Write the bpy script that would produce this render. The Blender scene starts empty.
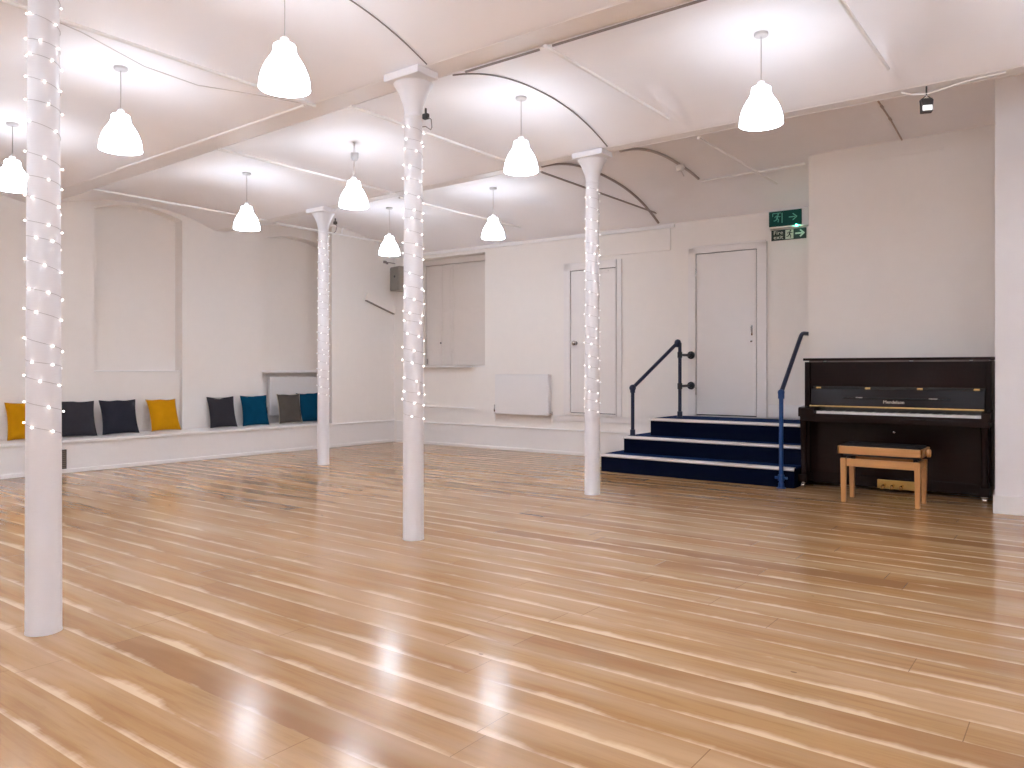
import bpy, bmesh, math, random
from mathutils import Vector, Matrix
rnd = random.Random(7)
S = bpy.context.scene
COL = S.collection
PI = math.pi

# ------------------------------------------------------------------ materials
def new_mat(name):
    m = bpy.data.materials.new(name); m.use_nodes = True
    nt = m.node_tree
    for n in list(nt.nodes): nt.nodes.remove(n)
    o = nt.nodes.new('ShaderNodeOutputMaterial')
    b = nt.nodes.new('ShaderNodeBsdfPrincipled')
    nt.links.new(b.outputs[0], o.inputs[0])
    return m, nt, b
def N(nt, t, **kw):
    n = nt.nodes.new(t)
    for k, v in kw.items(): setattr(n, k, v)
    return n
def M_(nt, op, a, b=None, c=None, clamp=False):
    n = nt.nodes.new('ShaderNodeMath'); n.operation = op; n.use_clamp = clamp
    for i, v in enumerate((a, b, c)):
        if v is None: continue
        if isinstance(v, (int, float)): n.inputs[i].default_value = v
        else: nt.links.new(v, n.inputs[i])
    return n.outputs[0]
def MIX(nt, f, a, b, mode='MIX'):
    n = nt.nodes.new('ShaderNodeMix'); n.data_type = 'RGBA'; n.blend_type = mode
    if isinstance(f, (int, float)): n.inputs[0].default_value = f
    else: nt.links.new(f, n.inputs[0])
    for i, v in ((6, a), (7, b)):
        if isinstance(v, tuple): n.inputs[i].default_value = (*v, 1)
        else: nt.links.new(v, n.inputs[i])
    return n.outputs[2]

def paint(name, col, rough=.6, spec=.4, var=.03, bump=.15, bscale=18, coat=0, metal=0):
    m, nt, b = new_mat(name)
    tc = N(nt, 'ShaderNodeTexCoord')
    nz = N(nt, 'ShaderNodeTexNoise'); nz.inputs['Scale'].default_value = bscale; nz.inputs['Detail'].default_value = 5
    nt.links.new(tc.outputs['Object'], nz.inputs['Vector'])
    d = tuple(max(0, c * (1 - var)) for c in col); u = tuple(min(1, c * (1 + var)) for c in col)
    nt.links.new(MIX(nt, nz.outputs[0], d, u), b.inputs['Base Color'])
    b.inputs['Roughness'].default_value = rough
    b.inputs['Specular IOR Level'].default_value = spec
    b.inputs['Coat Weight'].default_value = coat; b.inputs['Coat Roughness'].default_value = .08
    b.inputs['Metallic'].default_value = metal
    if bump:
        bp = N(nt, 'ShaderNodeBump'); bp.inputs['Strength'].default_value = bump; bp.inputs['Distance'].default_value = .01
        nt.links.new(nz.outputs[0], bp.inputs['Height']); nt.links.new(bp.outputs[0], b.inputs['Normal'])
    return m

def emit(name, col, strength, base=(.8, .8, .8)):
    m, nt, b = new_mat(name)
    b.inputs['Base Color'].default_value = (*base, 1)
    b.inputs['Emission Color'].default_value = (*col, 1)
    b.inputs['Emission Strength'].default_value = strength
    b.inputs['Roughness'].default_value = .5; b.inputs['Specular IOR Level'].default_value = .2
    return m

def wood_floor():
    m, nt, b = new_mat('oak_boards')
    tc = N(nt, 'ShaderNodeTexCoord')
    sp = N(nt, 'ShaderNodeSeparateXYZ'); nt.links.new(tc.outputs['Object'], sp.inputs[0])
    X, Y = sp.outputs[0], sp.outputs[1]
    W = .172
    yw = M_(nt, 'DIVIDE', M_(nt, 'ADD', Y, .321), W)
    row = M_(nt, 'FLOOR', yw); fr = M_(nt, 'FRACT', yw)
    wn = N(nt, 'ShaderNodeTexWhiteNoise', noise_dimensions='1D'); nt.links.new(row, wn.inputs['W'])
    off = wn.outputs['Value']
    xl = M_(nt, 'ADD', M_(nt, 'DIVIDE', X, 1.9), M_(nt, 'MULTIPLY', off, 7.3))
    seg = M_(nt, 'FLOOR', xl); fx = M_(nt, 'FRACT', xl)
    cv = N(nt, 'ShaderNodeCombineXYZ'); nt.links.new(row, cv.inputs[0]); nt.links.new(seg, cv.inputs[1])
    wn2 = N(nt, 'ShaderNodeTexWhiteNoise', noise_dimensions='3D'); nt.links.new(cv.outputs[0], wn2.inputs['Vector'])
    tone = wn2.outputs['Value']
    # stretched grain, shifted per board
    gv = N(nt, 'ShaderNodeCombineXYZ')
    nt.links.new(M_(nt, 'ADD', M_(nt, 'MULTIPLY', X, 1.6), M_(nt, 'MULTIPLY', tone, 31)), gv.inputs[0])
    nt.links.new(M_(nt, 'MULTIPLY', Y, 26), gv.inputs[1]); nt.links.new(row, gv.inputs[2])
    g = N(nt, 'ShaderNodeTexNoise'); g.inputs['Scale'].default_value = 1.6; g.inputs['Detail'].default_value = 6; g.inputs['Distortion'].default_value = .6
    nt.links.new(gv.outputs[0], g.inputs['Vector'])
    g2 = N(nt, 'ShaderNodeTexNoise'); g2.inputs['Scale'].default_value = 6; g2.inputs['Detail'].default_value = 4
    nt.links.new(gv.outputs[0], g2.inputs['Vector'])
    ramp = N(nt, 'ShaderNodeValToRGB')
    e = ramp.color_ramp.elements
    e[0].position = 0; e[0].color = (*FL_D, 1)
    e[1].position = 1; e[1].color = (*FL_L, 1)
    k = e.new(.12); k.color = (*FL_M, 1)
    nt.links.new(tone, ramp.inputs[0])
    c = MIX(nt, M_(nt, 'MULTIPLY', M_(nt, 'SUBTRACT', g.outputs[0], .42), 2.3, clamp=True), ramp.outputs[0], FL_D)
    c = MIX(nt, M_(nt, 'MULTIPLY', M_(nt, 'SUBTRACT', g2.outputs[0], .58), 2.4, clamp=True), c, (.25, .11, .04))
    bl = N(nt, 'ShaderNodeTexNoise'); bl.inputs['Scale'].default_value = .5; bl.inputs['Detail'].default_value = 3
    bv = N(nt, 'ShaderNodeCombineXYZ'); nt.links.new(M_(nt, 'MULTIPLY', X, 1.2), bv.inputs[0]); nt.links.new(M_(nt, 'MULTIPLY', Y, 9), bv.inputs[1]); nt.links.new(row, bv.inputs[2])
    nt.links.new(bv.outputs[0], bl.inputs['Vector'])
    c = MIX(nt, M_(nt, 'MULTIPLY', M_(nt, 'SUBTRACT', bl.outputs[0], .45), 2.2, clamp=True), c, tuple((a + b_) / 2 for a, b_ in zip(FL_L, FL_P)))
    # pale worn bands along board edges, with a wandering inner border
    wv = N(nt, 'ShaderNodeCombineXYZ')
    nt.links.new(M_(nt, 'MULTIPLY', X, 1.5), wv.inputs[0]); nt.links.new(M_(nt, 'MULTIPLY', row, 5.7), wv.inputs[1])
    wob = N(nt, 'ShaderNodeTexNoise'); wob.inputs['Scale'].default_value = 1.25; wob.inputs['Detail'].default_value = 5; wob.inputs['Roughness'].default_value = .62
    nt.links.new(wv.outputs[0], wob.inputs['Vector'])
    width = M_(nt, 'MULTIPLY', M_(nt, 'SUBTRACT', wob.outputs[0], .345), 1.05)
    band = M_(nt, 'MULTIPLY', M_(nt, 'SUBTRACT', width, M_(nt, 'ADD', fr, M_(nt, 'MULTIPLY', M_(nt, 'SUBTRACT', g2.outputs[0],   .5), .13))), 6, clamp=True)
    band = M_(nt, 'MULTIPLY', band, .75)
    c = MIX(nt, band, c, FL_P)
    # joints
    gap = M_(nt, 'LESS_THAN', fr, .012)
    gx = M_(nt, 'LESS_THAN', fx, .0016)
    gg = M_(nt, 'MAXIMUM', M_(nt, 'MULTIPLY', gap, .15), M_(nt, 'MULTIPLY', gx, .8))
    c = MIX(nt, gg, c, (.16, .08, .03))
    # knots
    vo = N(nt, 'ShaderNodeTexVoronoi'); vo.inputs['Scale'].default_value = 1.7
    kv = N(nt, 'ShaderNodeCombineXYZ'); nt.links.new(X, kv.inputs[0]); nt.links.new(M_(nt, 'MULTIPLY', Y, 1.8), kv.inputs[1])
    nt.links.new(kv.outputs[0], vo.inputs['Vector'])
    c = MIX(nt, M_(nt, 'MULTIPLY', M_(nt, 'LESS_THAN', vo.outputs['Distance'], .022), .7), c, (.14, .07, .03))
    nt.links.new(c, b.inputs['Base Color'])
    r = M_(nt, 'ADD', M_(nt, 'MULTIPLY', g.outputs[0], .07), FL_R)
    nt.links.new(r, b.inputs['Roughness'])
    b.inputs['Specular IOR Level'].default_value = .42
    b.inputs['Coat Weight'].default_value = FL_C; b.inputs['Coat Roughness'].default_value = .09
    # slight cupping of each board and fine waviness
    cup = M_(nt, 'MULTIPLY', M_(nt, 'POWER', M_(nt, 'SUBTRACT', fr, .5), 2), .25)
    wz = N(nt, 'ShaderNodeTexNoise'); wz.inputs['Scale'].default_value = 3; nt.links.new(gv.outputs[0], wz.inputs['Vector'])
    bp = N(nt, 'ShaderNodeBump'); bp.inputs['Strength'].default_value = .06; bp.inputs['Distance'].default_value = .004
    nt.links.new(M_(nt, 'ADD', M_(nt, 'ADD', cup, M_(nt, 'MULTIPLY', wz.outputs[0], .12)), M_(nt, 'MULTIPLY', gap, -.05)), bp.inputs['Height'])
    nt.links.new(bp.outputs[0], b.inputs['Normal'])
    nt.links.new(bp.outputs[0], b.inputs['Coat Normal'])
    return m

def fabric(name, col, scale=420):
    m, nt, b = new_mat(name)
    tc = N(nt, 'ShaderNodeTexCoord')
    nz = N(nt, 'ShaderNodeTexNoise'); nz.inputs['Scale'].default_value = 9; nz.inputs['Detail'].default_value = 4
    nt.links.new(tc.outputs['Object'], nz.inputs['Vector'])
    n2 = N(nt, 'ShaderNodeTexNoise'); n2.inputs['Scale'].default_value = scale; n2.inputs['Detail'].default_value = 2
    nt.links.new(tc.outputs['Object'], n2.inputs['Vector'])
    c = MIX(nt, nz.outputs[0], tuple(x * .85 for x in col), tuple(min(1, x * 1.15) for x in col))
    nt.links.new(c, b.inputs['Base Color'])
    b.inputs['Roughness'].default_value = .95; b.inputs['Specular IOR Level'].default_value = .05
    bp = N(nt, 'ShaderNodeBump'); bp.inputs['Strength'].default_value = .3; bp.inputs['Distance'].default_value = .003
    nt.links.new(n2.outputs[0], bp.inputs['Height']); nt.links.new(bp.outputs[0], b.inputs['Normal'])
    return m

def grain(name, c0, c1, rough, axis=0, coat=.0, spec=.5):
    m, nt, b = new_mat(name)
    tc = N(nt, 'ShaderNodeTexCoord'); mp = N(nt, 'ShaderNodeMapping')
    sc = [22, 22, 22]; sc[axis] = 1.4
    mp.inputs['Scale'].default_value = sc
    nt.links.new(tc.outputs['Object'], mp.inputs['Vector'])
    nz = N(nt, 'ShaderNodeTexNoise'); nz.inputs['Scale'].default_value = 2.2; nz.inputs['Detail'].default_value = 6; nz.inputs['Distortion'].default_value = .5
    nt.links.new(mp.outputs[0], nz.inputs['Vector'])
    nt.links.new(MIX(nt, nz.outputs[0], c0, c1), b.inputs['Base Color'])
    b.inputs['Roughness'].default_value = rough; b.inputs['Specular IOR Level'].default_value = spec
    b.inputs['Coat Weight'].default_value = coat; b.inputs['Coat Roughness'].default_value = .06
    return m

# tuning knobs
FL_D, FL_M, FL_L, FL_P = (.28, .135, .050), (.36, .186, .071), (.42, .232, .094), (.76, .55, .36)
FL_R, FL_C = .145, .0
LAMP = 6.4
EXPOSURE = 1.55

WALL = paint('wall_paint', (.87, .82, .775), .55, .35, .02, .12, 9)
CEIL = paint('ceiling_paint', (.93, .905, .92), .6, .3, .025, .5, 3.5)
BEAM = paint('beam_paint', (.88, .845, .84), .5, .4, .03, .3, 12)
COLP = paint('column_gloss_paint', (.82, .80, .82), .35, .5, .02, .25, 14)
TRIM = paint('trim_gloss_paint', (.86, .83, .815), .35, .5, .015, .08, 12)
DOORP = paint('door_paint', (.84, .80, .78), .4, .5, .02, .06, 6)
RADP = paint('radiator_enamel', (.83, .80, .79), .3, .5, .01, .03, 10)
DARKGAP = paint('dark_metal_and_gap_shade', (.045, .04, .04), .5, .4, .1, 0)
GREYBOX = paint('grey_speaker_cloth', (.27, .24, .21), .8, .2, .1, .3, 160)
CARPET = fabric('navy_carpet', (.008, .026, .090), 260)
CARPET_SIDE = fabric('navy_carpet_riser_shade', (.003, .0055, .019), 260)  # same carpet as the treads, with the risers' shade in the colour
NOSING = paint('aluminium_nosing', (.70, .64, .60), .35, .5, .05, .1, 60, metal=.35)
BLUE = paint('blue_pipe_paint', (.008, .055, .20), .35, .5, .1, .05, 30)
BLUED = paint('dark_blue_pipe_paint', (.008, .014, .045), .4, .5, .1, .05, 30)
FLANGE = paint('black_flange_paint', (.012, .014, .022), .4, .5, .1, .05, 30)
SHADE = emit('lit_white_shade', (.77, .865, 1.0), LAMP)
BULBM = emit('lit_bulb', (.77, .865, 1.0), LAMP * 5.2)
FAIRY = emit('lit_fairy_bulb', (1.0, .90, .84), 2.2)
WHITEP = paint('white_plastic', (.80, .78, .77), .4, .5, .01, 0)
GREYP = paint('grey_plastic', (.62, .60, .60), .45, .4, .02, 0)
CORD = paint('pale_cord', (.62, .58, .57), .5, .3, .02, 0)
CABLE = paint('grey_cable', (.29, .25, .24), .55, .3, .05, 0)
WIREM = paint('clear_wire', (.42, .38, .38), .4, .4, .05, 0)
CHROME = paint('brushed_chrome', (.55, .53, .52), .22, .5, .03, 0, metal=1)
BRASS = paint('polished_brass', (.83, .58, .25), .22, .5, .04, 0, metal=1)
PIANO = grain('polished_mahogany', (.009, .0038, .0034), (.015, .006, .005), .22, 2, .0, .18)
PIANOF = grain('polished_mahogany_front', (.010, .0042, .0038), (.017, .0068, .0055), .20, 0, .0, .18)
IVORY = paint('white_key_plastic', (.80, .78, .77), .25, .5, .01, 0)
EBONY = paint('black_key_plastic', (.01, .01, .01), .25, .5, .01, 0)
BEECH = grain('varnished_beech', (.50, .235, .075), (.66, .34, .125), .3, 0, .2)
BEECHV = grain('varnished_beech_legs', (.50, .235, .075), (.64, .33, .12), .3, 2, .2)
LEATHER = paint('black_vinyl', (.010, .009, .010), .6, .15, .1, .3, 60)
MUSTARD = fabric('mustard_cotton', (.54, .245, .005))
CHARC = fabric('charcoal_cotton', (.043, .040, .047))
CHARC2 = fabric('blue_black_cotton', (.030, .030, .040))
TEAL = fabric('teal_cotton', (.003, .056, .112))
TAUPE = fabric('taupe_cotton', (.090, .077, .067))
PIPING = fabric('pale_cotton_edge', (.62, .55, .45))
SIGNG = emit('green_sign_panel', (.0, .16, .12), .03, (.002, .034, .028))
SIGND = paint('dark_green_sign', (.010, .030, .022), .4, .4, .03, 0)
SIGNW = paint('photoluminescent_white', (.62, .66, .55), .5, .3, .02, 0)
SIGNL = paint('pale_green_print', (.12, .40, .30), .5, .3, .02, 0)
LEDG = emit('green_indicator', (.08, 1.0, .62), 16)
LENSW = emit('floodlight_glass', (1, 1, 1), .3, (.8, .8, .8))
FLOOR = wood_floor()

# ------------------------------------------------------------------ mesh helpers
class MB:
    def __init__(s): s.bm = bmesh.new()
    def box(s, x0, x1, y0, y1, z0, z1, bev=0, seg=2):
        b = bmesh.new()
        r = bmesh.ops.create_cube(b, size=1)
        for v in b.verts:
            v.co = Vector((x0 + (v.co.x + .5) * (x1 - x0), y0 + (v.co.y + .5) * (y1 - y0), z0 + (v.co.z + .5) * (z1 - z0)))
        if bev: bmesh.ops.bevel(b, geom=list(b.edges), offset=bev, segments=seg, affect='EDGES', profile=.5)
        s.merge(b); return s
    def merge(s, b, mat=None):
        if mat is not None: bmesh.ops.transform(b, matrix=mat, verts=b.verts)
        me = bpy.data.meshes.new('tmp'); b.to_mesh(me); b.free(); s.bm.from_mesh(me); bpy.data.meshes.remove(me)
    def tube(s, pts, r, seg=10, caps=True):
        pts = [Vector(p) for p in pts]; rings = []
        up = Vector((0, 0, 1)); n = None
        for i, p in enumerate(pts):
            if i == 0: t = pts[1] - p
            elif i == len(pts) - 1: t = p - pts[i - 1]
            else: t = (pts[i + 1] - p).normalized() + (p - pts[i - 1]).normalized()
            t.normalize()
            if n is None:
                n = t.cross(up) if abs(t.dot(up)) < .95 else t.cross(Vector((1, 0, 0)))
            n = (n - t * n.dot(t)).normalized(); bb = t.cross(n)
            rr = r[i] if isinstance(r, (list, tuple)) else r
            rings.append([s.bm.verts.new(p + (n * math.cos(a) + bb * math.sin(a)) * rr) for a in (2 * PI * k / seg for k in range(seg))])
        for a, b in zip(rings, rings[1:]):
            for k in range(seg): s.bm.faces.new((a[k], a[(k + 1) % seg], b[(k + 1) % seg], b[k]))
        if caps:
            s.bm.faces.new(rings[0][::-1]); s.bm.faces.new(rings[-1])
        return s
    def lathe(s, prof, c=(0, 0, 0), seg=32, cap0=True, cap1=True):
        c = Vector(c); rings = []
        for r, z in prof:
            rings.append([s.bm.verts.new(c + Vector((r * math.cos(a), r * math.sin(a), z))) for a in (2 * PI * k / seg for k in range(seg))])
        for a, b in zip(rings, rings[1:]):
            for k in range(seg): s.bm.faces.new((a[k], a[(k + 1) % seg], b[(k + 1) % seg], b[k]))
        if cap0: s.bm.faces.new(rings[0][::-1])
        if cap1: s.bm.faces.new(rings[-1])
        return s
    def sphere(s, c, r, u=12, v=8):
        b = bmesh.new(); bmesh.ops.create_uvsphere(b, u_segments=u, v_segments=v, radius=r)
        s.merge(b, Matrix.Translation(c)); return s
    def prism(s, poly, y0, y1):
        """polygon in (x,z) extruded along y"""
        a = [s.bm.verts.new((x, y0, z)) for x, z in poly]; b = [s.bm.verts.new((x, y1, z)) for x, z in poly]
        n = len(poly)
        s.bm.faces.new(a); s.bm.faces.new(b[::-1])
        for i in range(n): s.bm.faces.new((a[i], b[i], b[(i + 1) % n], a[(i + 1) % n]))
        return s
    def prismx(s, poly, x0, x1):
        """polygon in (y,z) extruded along x"""
        a = [s.bm.verts.new((x0, y, z)) for y, z in poly]; b = [s.bm.verts.new((x1, y, z)) for y, z in poly]
        n = len(poly)
        s.bm.faces.new(a); s.bm.faces.new(b[::-1])
        for i in range(n): s.bm.faces.new((a[i], b[i], b[(i + 1) % n], a[(i + 1) % n]))
        return s
    def prismz(s, poly, z0, z1):
        a = [s.bm.verts.new((x, y, z0)) for x, y in poly]; b = [s.bm.verts.new((x, y, z1)) for x, y in poly]
        n = len(poly)
        s.bm.faces.new(a[::-1]); s.bm.faces.new(b)
        for i in range(n): s.bm.faces.new((a[i], a[(i + 1) % n], b[(i + 1) % n], b[i]))
        return s
    def strip(s, p0, p1, w, y0, y1):
        """thick line in the x,z plane (pictograms)"""
        dx, dz = p1[0] - p0[0], p1[1] - p0[1]; L = math.hypot(dx, dz) or 1
        nx, nz = -dz / L * w / 2, dx / L * w / 2
        return s.prism([(p0[0] - nx, p0[1] - nz), (p1[0] - nx, p1[1] - nz), (p1[0] + nx, p1[1] + nz), (p0[0] + nx, p0[1] + nz)], y0, y1)
    def build(s, name, mat, parent=None, smooth=False, loc=None, rot=None):
        bmesh.ops.recalc_face_normals(s.bm, faces=s.bm.faces)
        me = bpy.data.meshes.new(name); s.bm.to_mesh(me); s.bm.free()
        me.materials.append(mat)
        if smooth:
            for p in me.polygons: p.use_smooth = True
            try: me.set_sharp_from_angle(angle=math.radians(38))
            except Exception: pass
        o = bpy.data.objects.new(name, me); COL.objects.link(o)
        if parent: o.parent = parent
        if loc is not None: o.location = loc
        if rot is not None: o.rotation_euler = rot
        return o

def tag(o, label, cat, group=None, kind=None):
    o['label'] = label; o['category'] = cat
    if group: o['group'] = group
    if kind: o['kind'] = kind
    return o
def empty(name, loc=(0, 0, 0), rz=0, label=None, cat=None, group=None, kind=None):
    o = bpy.data.objects.new(name, None); COL.objects.link(o)
    o.empty_display_size = .1
    o.location = loc; o.rotation_euler = (0, 0, rz)
    if label: tag(o, label, cat, group, kind)
    return o
def struct(o): o['kind'] = 'structure'; return o
def copy_tree(o, parent=None):
    c = o.copy(); COL.objects.link(c)
    if parent: c.parent = parent
    for ch in list(o.children): copy_tree(ch, c)
    return c

# wall frames: local x runs right along the wall seen from the room, local y goes INTO the wall
LT = math.atan(.044); LEFT_LOC, LEFT_RZ = (-9.24, 3.3, 0), PI / 2 - LT
BT = math.atan(.0268); BACK_LOC, BACK_RZ = (-8.9, 8.83, 0), BT
def onleft(u, v, z=0):
    return (LEFT_LOC[0] + u * math.sin(LT) - v * math.cos(LT), LEFT_LOC[1] + u * math.cos(LT) + v * math.sin(LT), z)
def onback(u, v, z=0):
    return (BACK_LOC[0] + u * math.cos(BT) - v * math.sin(BT), BACK_LOC[1] + u * math.sin(BT) + v * math.cos(BT), z)
def yback(x): return 8.83 + .0268 * (x + 8.9)

# ------------------------------------------------------------------ floor and ceiling
m = MB(); m.box(-10.4, 4.2, -4.2, 9.4, -.08, 0); struct(m.build('floor', FLOOR))

BEAMY = [-3.2, -.85, 1.5, 3.84, 6.165]; HB = .11
def hb(b): return .075 if b > 6 else HB
def ss(a, b, x):
    t = max(0, min(1, (x - a) / (b - a))); return t * t * (3 - 2 * t)
def tilt(x): return .014 * max(x + 3.7, -6.2) if x < -3.7 else 0
def zsoff(x): return 3.158 + tilt(x)
def zceil(x, y):
    for i, b in enumerate(BEAMY):
        if abs(y - b) <= hb(b) - .005: return zsoff(x) + .05
    z0 = zsoff(x)
    if y > BEAMY[-1]:
        a = BEAMY[-1] + hb(9); e = yback(x)
        t = (y - a) / (e - a)
        if t > 1: return 2.985
        k = ss(-3.2, -2.2, x)
        rise = .265 + .15 * k; ex = 2.4 + 1.6 * k
        zz = z0 * (1 - t) + 2.985 * t
        return zz + rise * (1 - abs(2 * t - 1) ** ex)
    if y < BEAMY[0]: return z0 + .1
    for a, e in zip(BEAMY, BEAMY[1:]):
        if a <= y <= e:
            a2, e2 = a + hb(a), e - hb(e)
            t = (y - a2) / (e2 - a2)
            if t >= 1: return z0 + .004
            z = z0 + (.2 - (.07 * ss(-4.2, -5.2, x) if 1 < a < 2 else 0)) * (1 - abs(2 * t - 1) ** 2.2)
            if a > 3:                       # small plaster folds that run down onto the tie rods
                for rx in (-2.70, -1.09):
                    z -= .45 * max(0, z - 3.166) * math.exp(-((x - rx) / .05) ** 2) * ss(.66, .80, t)
            return max(z, z0)
    return z0
xs = sorted(set([round(-10.3 + .1 * i, 3) for i in range(146)] + [round(-3.6 + .02 * i, 3) for i in range(150)]))
ys = []
y = -4.1
while y < 9.35:
    ys.append(round(y, 4)); y += .045
for b in BEAMY: ys += [b - hb(b), b - hb(b) + .006, b + hb(b) - .006, b + hb(b)]
ys = sorted(set(ys))
m = MB()
grid = [[m.bm.verts.new((x, y, zceil(x, y))) for y in ys] for x in xs]
for i in range(len(xs) - 1):
    for j in range(len(ys) - 1):
        m.bm.faces.new((grid[i][j], grid[i][j + 1], grid[i + 1][j + 1], grid[i + 1][j]))
ce = struct(m.build('ceiling', CEIL, smooth=True))
# roof slab that shuts the room above the vaults
m = MB(); m.box(-10.6, 4.4, -4.4, 9.6, 3.75, 3.85); struct(m.build('ceiling_slab', CEIL))

for i, b in enumerate(BEAMY):
    m = MB(); n = 40; h_ = hb(b)
    prev = None
    for k in range(n + 1):
        x = -9.95 + (4.15 + 9.95) * k / n; z = zsoff(x)
        ring = [m.bm.verts.new(p) for p in ((x, b - h_, z + .012), (x, b - h_ + .012, z), (x, b + h_ - .012, z), (x, b + h_, z + .012), (x, b + h_, z + .14), (x, b - h_, z + .14))]
        if prev:
            for q in range(6): m.bm.faces.new((prev[q], prev[(q + 1) % 6], ring[(q + 1) % 6], ring[q]))
        else: m.bm.faces.new(ring)
        prev = ring
    m.bm.faces.new(prev[::-1])
    struct(m.build('ceiling_beam', BEAM))

# ------------------------------------------------------------------ left wall (deep ledge, two arched recesses)
FV, RV = .58, .77            # depth of the wall face and of the recess backs behind the ledge front
wl = empty('wall_left', LEFT_LOC, LEFT_RZ); wl['kind'] = 'structure'
def arch_pts(u0, u1, zs, zc, n=14):
    c = (u0 + u1) / 2; h = (u1 - u0) / 2
    return [(c + h * (-1 + 2 * k / n), zs + (zc - zs) * (1 - (-1 + 2 * k / n) ** 2)) for k in range(n + 1)]
A1 = (1.18, 2.30); A2 = (3.50, 4.64)
m = MB()
m.box(-7.6, A1[0], FV, 1.0, .30, 3.5)
m.box(A1[1], A2[0], FV, 1.0, .30, 3.5)
for (u0, u1), zs, zc in ((A1, 3.14, 3.245), (A2, 3.06, 3.16)):
    p = arch_pts(u0, u1, zs, zc)
    m.prism(p + [(u1, 3.5), (u0, 3.5)], FV, RV + .02)
    m.box(u0 - .01, u1 + .02, RV, 1.0, .30, 3.5)
m.prismz([(4.30, 0), (5.75, 0), (5.75, 1.0), (4.64, 1.0), (4.64, RV)], .33, 3.5)
m.build('plaster', WALL, wl)
# boxed panel under the first recess sill, and the sill boards
m = MB(); m.box(A1[0], A1[1] - .0, .655, RV + .01, .36, 1.132); m.build('apron_panel', WALL, wl)
m = MB(); m.box(A1[0] + .0, A1[1] - .0, .640, RV + .01, 1.132, 1.15, .004); m.build('sill', TRIM, wl)
m = MB(); m.box(A2[0] + .0, A2[1] - .0, .625, RV + .01, 1.112, 1.152, .004); m.build('sill', TRIM, wl)
# built-in ledge
lg = empty('bench_ledge', LEFT_LOC, LEFT_RZ, 'long white built-in ledge along the wall, under the row of cushions', 'ledge', kind='thing')
m = MB(); m.box(-7.2, 5.53, 0, .57, 0, .332); m.build('front_panel', TRIM, lg)
m = MB(); m.box(-7.2, 4.32, -.022, FV - .002, .332, .365, .006); m.box(A1[0], A1[1], FV - .004, .655, .332, .3645); m.box(A2[0], 4.40, FV - .004, RV, .332, .3645); m.box(4.30, 5.53, -.022, -.001, .332, .356, .005); m.build('seat_board', TRIM, lg)
m = MB(); m.box(-7.2, 5.51, -.018, .0, 0, .045, .005); m.build('skirting', TRIM, lg)

# vent grille on the ledge front
vg = empty('vent_grille', onleft(.612, -.001, .05), LEFT_RZ, 'small dark vent grille in the ledge front, half behind the nearest column', 'vent')
m = MB(); m.box(-.052, .035, -.012, 0, 0, .215, .002); m.build('frame', DARKGAP, vg)
m = MB()
for k in range(9): m.box(-.042, .026, -.018, -.012, .012 + k * .0225, .024 + k * .0225, .001)
m.build('slats', paint('brown_vent_metal', (.24, .19, .15), .5, .4, .1, 0), vg)

# ------------------------------------------------------------------ back wall
wb = empty('wall_back', BACK_LOC, BACK_RZ); wb['kind'] = 'structure'
m = MB()
m.box(-.6, .36, 0, .45, 0, 3.4); m.box(.36, .50, 0, .45, 0, 1.2)
m.box(1.739, 8.6, 0, .45, 0, 3.4)
m.box(.36, 1.739, 0, .45, 2.885, 3.4)
m.box(.30, 1.739, .24, .45, .585, 2.9)      # back of the window recess
m.box(1.50, 1.739, 0, .45, .585, 1.215)
m.box(.50, 1.739, 0, .45, 0, .585)
m.box(.50, 1.50, .045, .45, .585, 1.19)
m.build('plaster', WALL, wb)
# plinth along the back wall
bb = empty('baseboard_back', BACK_LOC, BACK_RZ); bb['kind'] = 'structure'
m = MB(); m.box(-.02, 4.44, -.022, .0, 0, .325); m.build('plinth_face', TRIM, bb)
m = MB(); m.box(-.02, 4.44, -.036, .0, .325, .345, .004); m.build('cap_moulding', TRIM, bb)
m = MB(); m.box(-.02, 4.44, -.038, -.02, 0, .045, .005); m.build('skirting', TRIM, bb)
m = MB(); m.box(5.88, 6.75, -.018, .0, .60, .755, .004); m.build('landing_skirting', TRIM, bb)

# cable trunking / rail along the wall head
t1 = empty('trim_1', BACK_LOC, BACK_RZ); t1['kind'] = 'structure'
m = MB(); m.box(.0, 4.72, -.03, 0, 2.935, 2.972, .004); m.build('wall_head_rail', TRIM, t1)
m = MB(); m.box(3.53, 4.667, -.018, 0, 2.655, 2.928, .003); m.build('cover_board', WALL, t1)
t2 = empty('trim_2', BACK_LOC, BACK_RZ); t2['kind'] = 'structure'
m = MB(); m.box(.36, 1.515, -.03, .24, 1.19, 1.215, .004); m.box(1.515, 1.739, -.004, .24, 1.20, 1.216, .002); m.build('window_sill', TRIM, t2)
m = MB(); m.box(.42, 1.54, -.012, 0, .578, .592, .002); m.build('low_bead', TRIM, t2)

# shuttered window in the back wall
w1 = empty('window_1', BACK_LOC, BACK_RZ); w1['kind'] = 'structure'
SHUT = paint('shutter_taupe', (.72, .65, .60), .5, .4, .02, .06, 8)  # one taupe tone, darker than the wall
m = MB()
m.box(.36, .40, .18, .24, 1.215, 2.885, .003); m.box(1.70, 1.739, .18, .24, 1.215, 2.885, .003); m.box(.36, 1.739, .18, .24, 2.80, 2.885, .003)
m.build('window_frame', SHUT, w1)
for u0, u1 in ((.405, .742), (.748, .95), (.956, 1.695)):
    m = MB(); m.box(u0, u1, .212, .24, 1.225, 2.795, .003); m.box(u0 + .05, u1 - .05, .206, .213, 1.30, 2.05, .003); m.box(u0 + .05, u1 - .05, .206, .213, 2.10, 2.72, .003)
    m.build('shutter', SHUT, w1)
m = MB(); m.sphere((.715, .200, 1.575), .014); m.build('knob', DARKGAP, w1)
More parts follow.
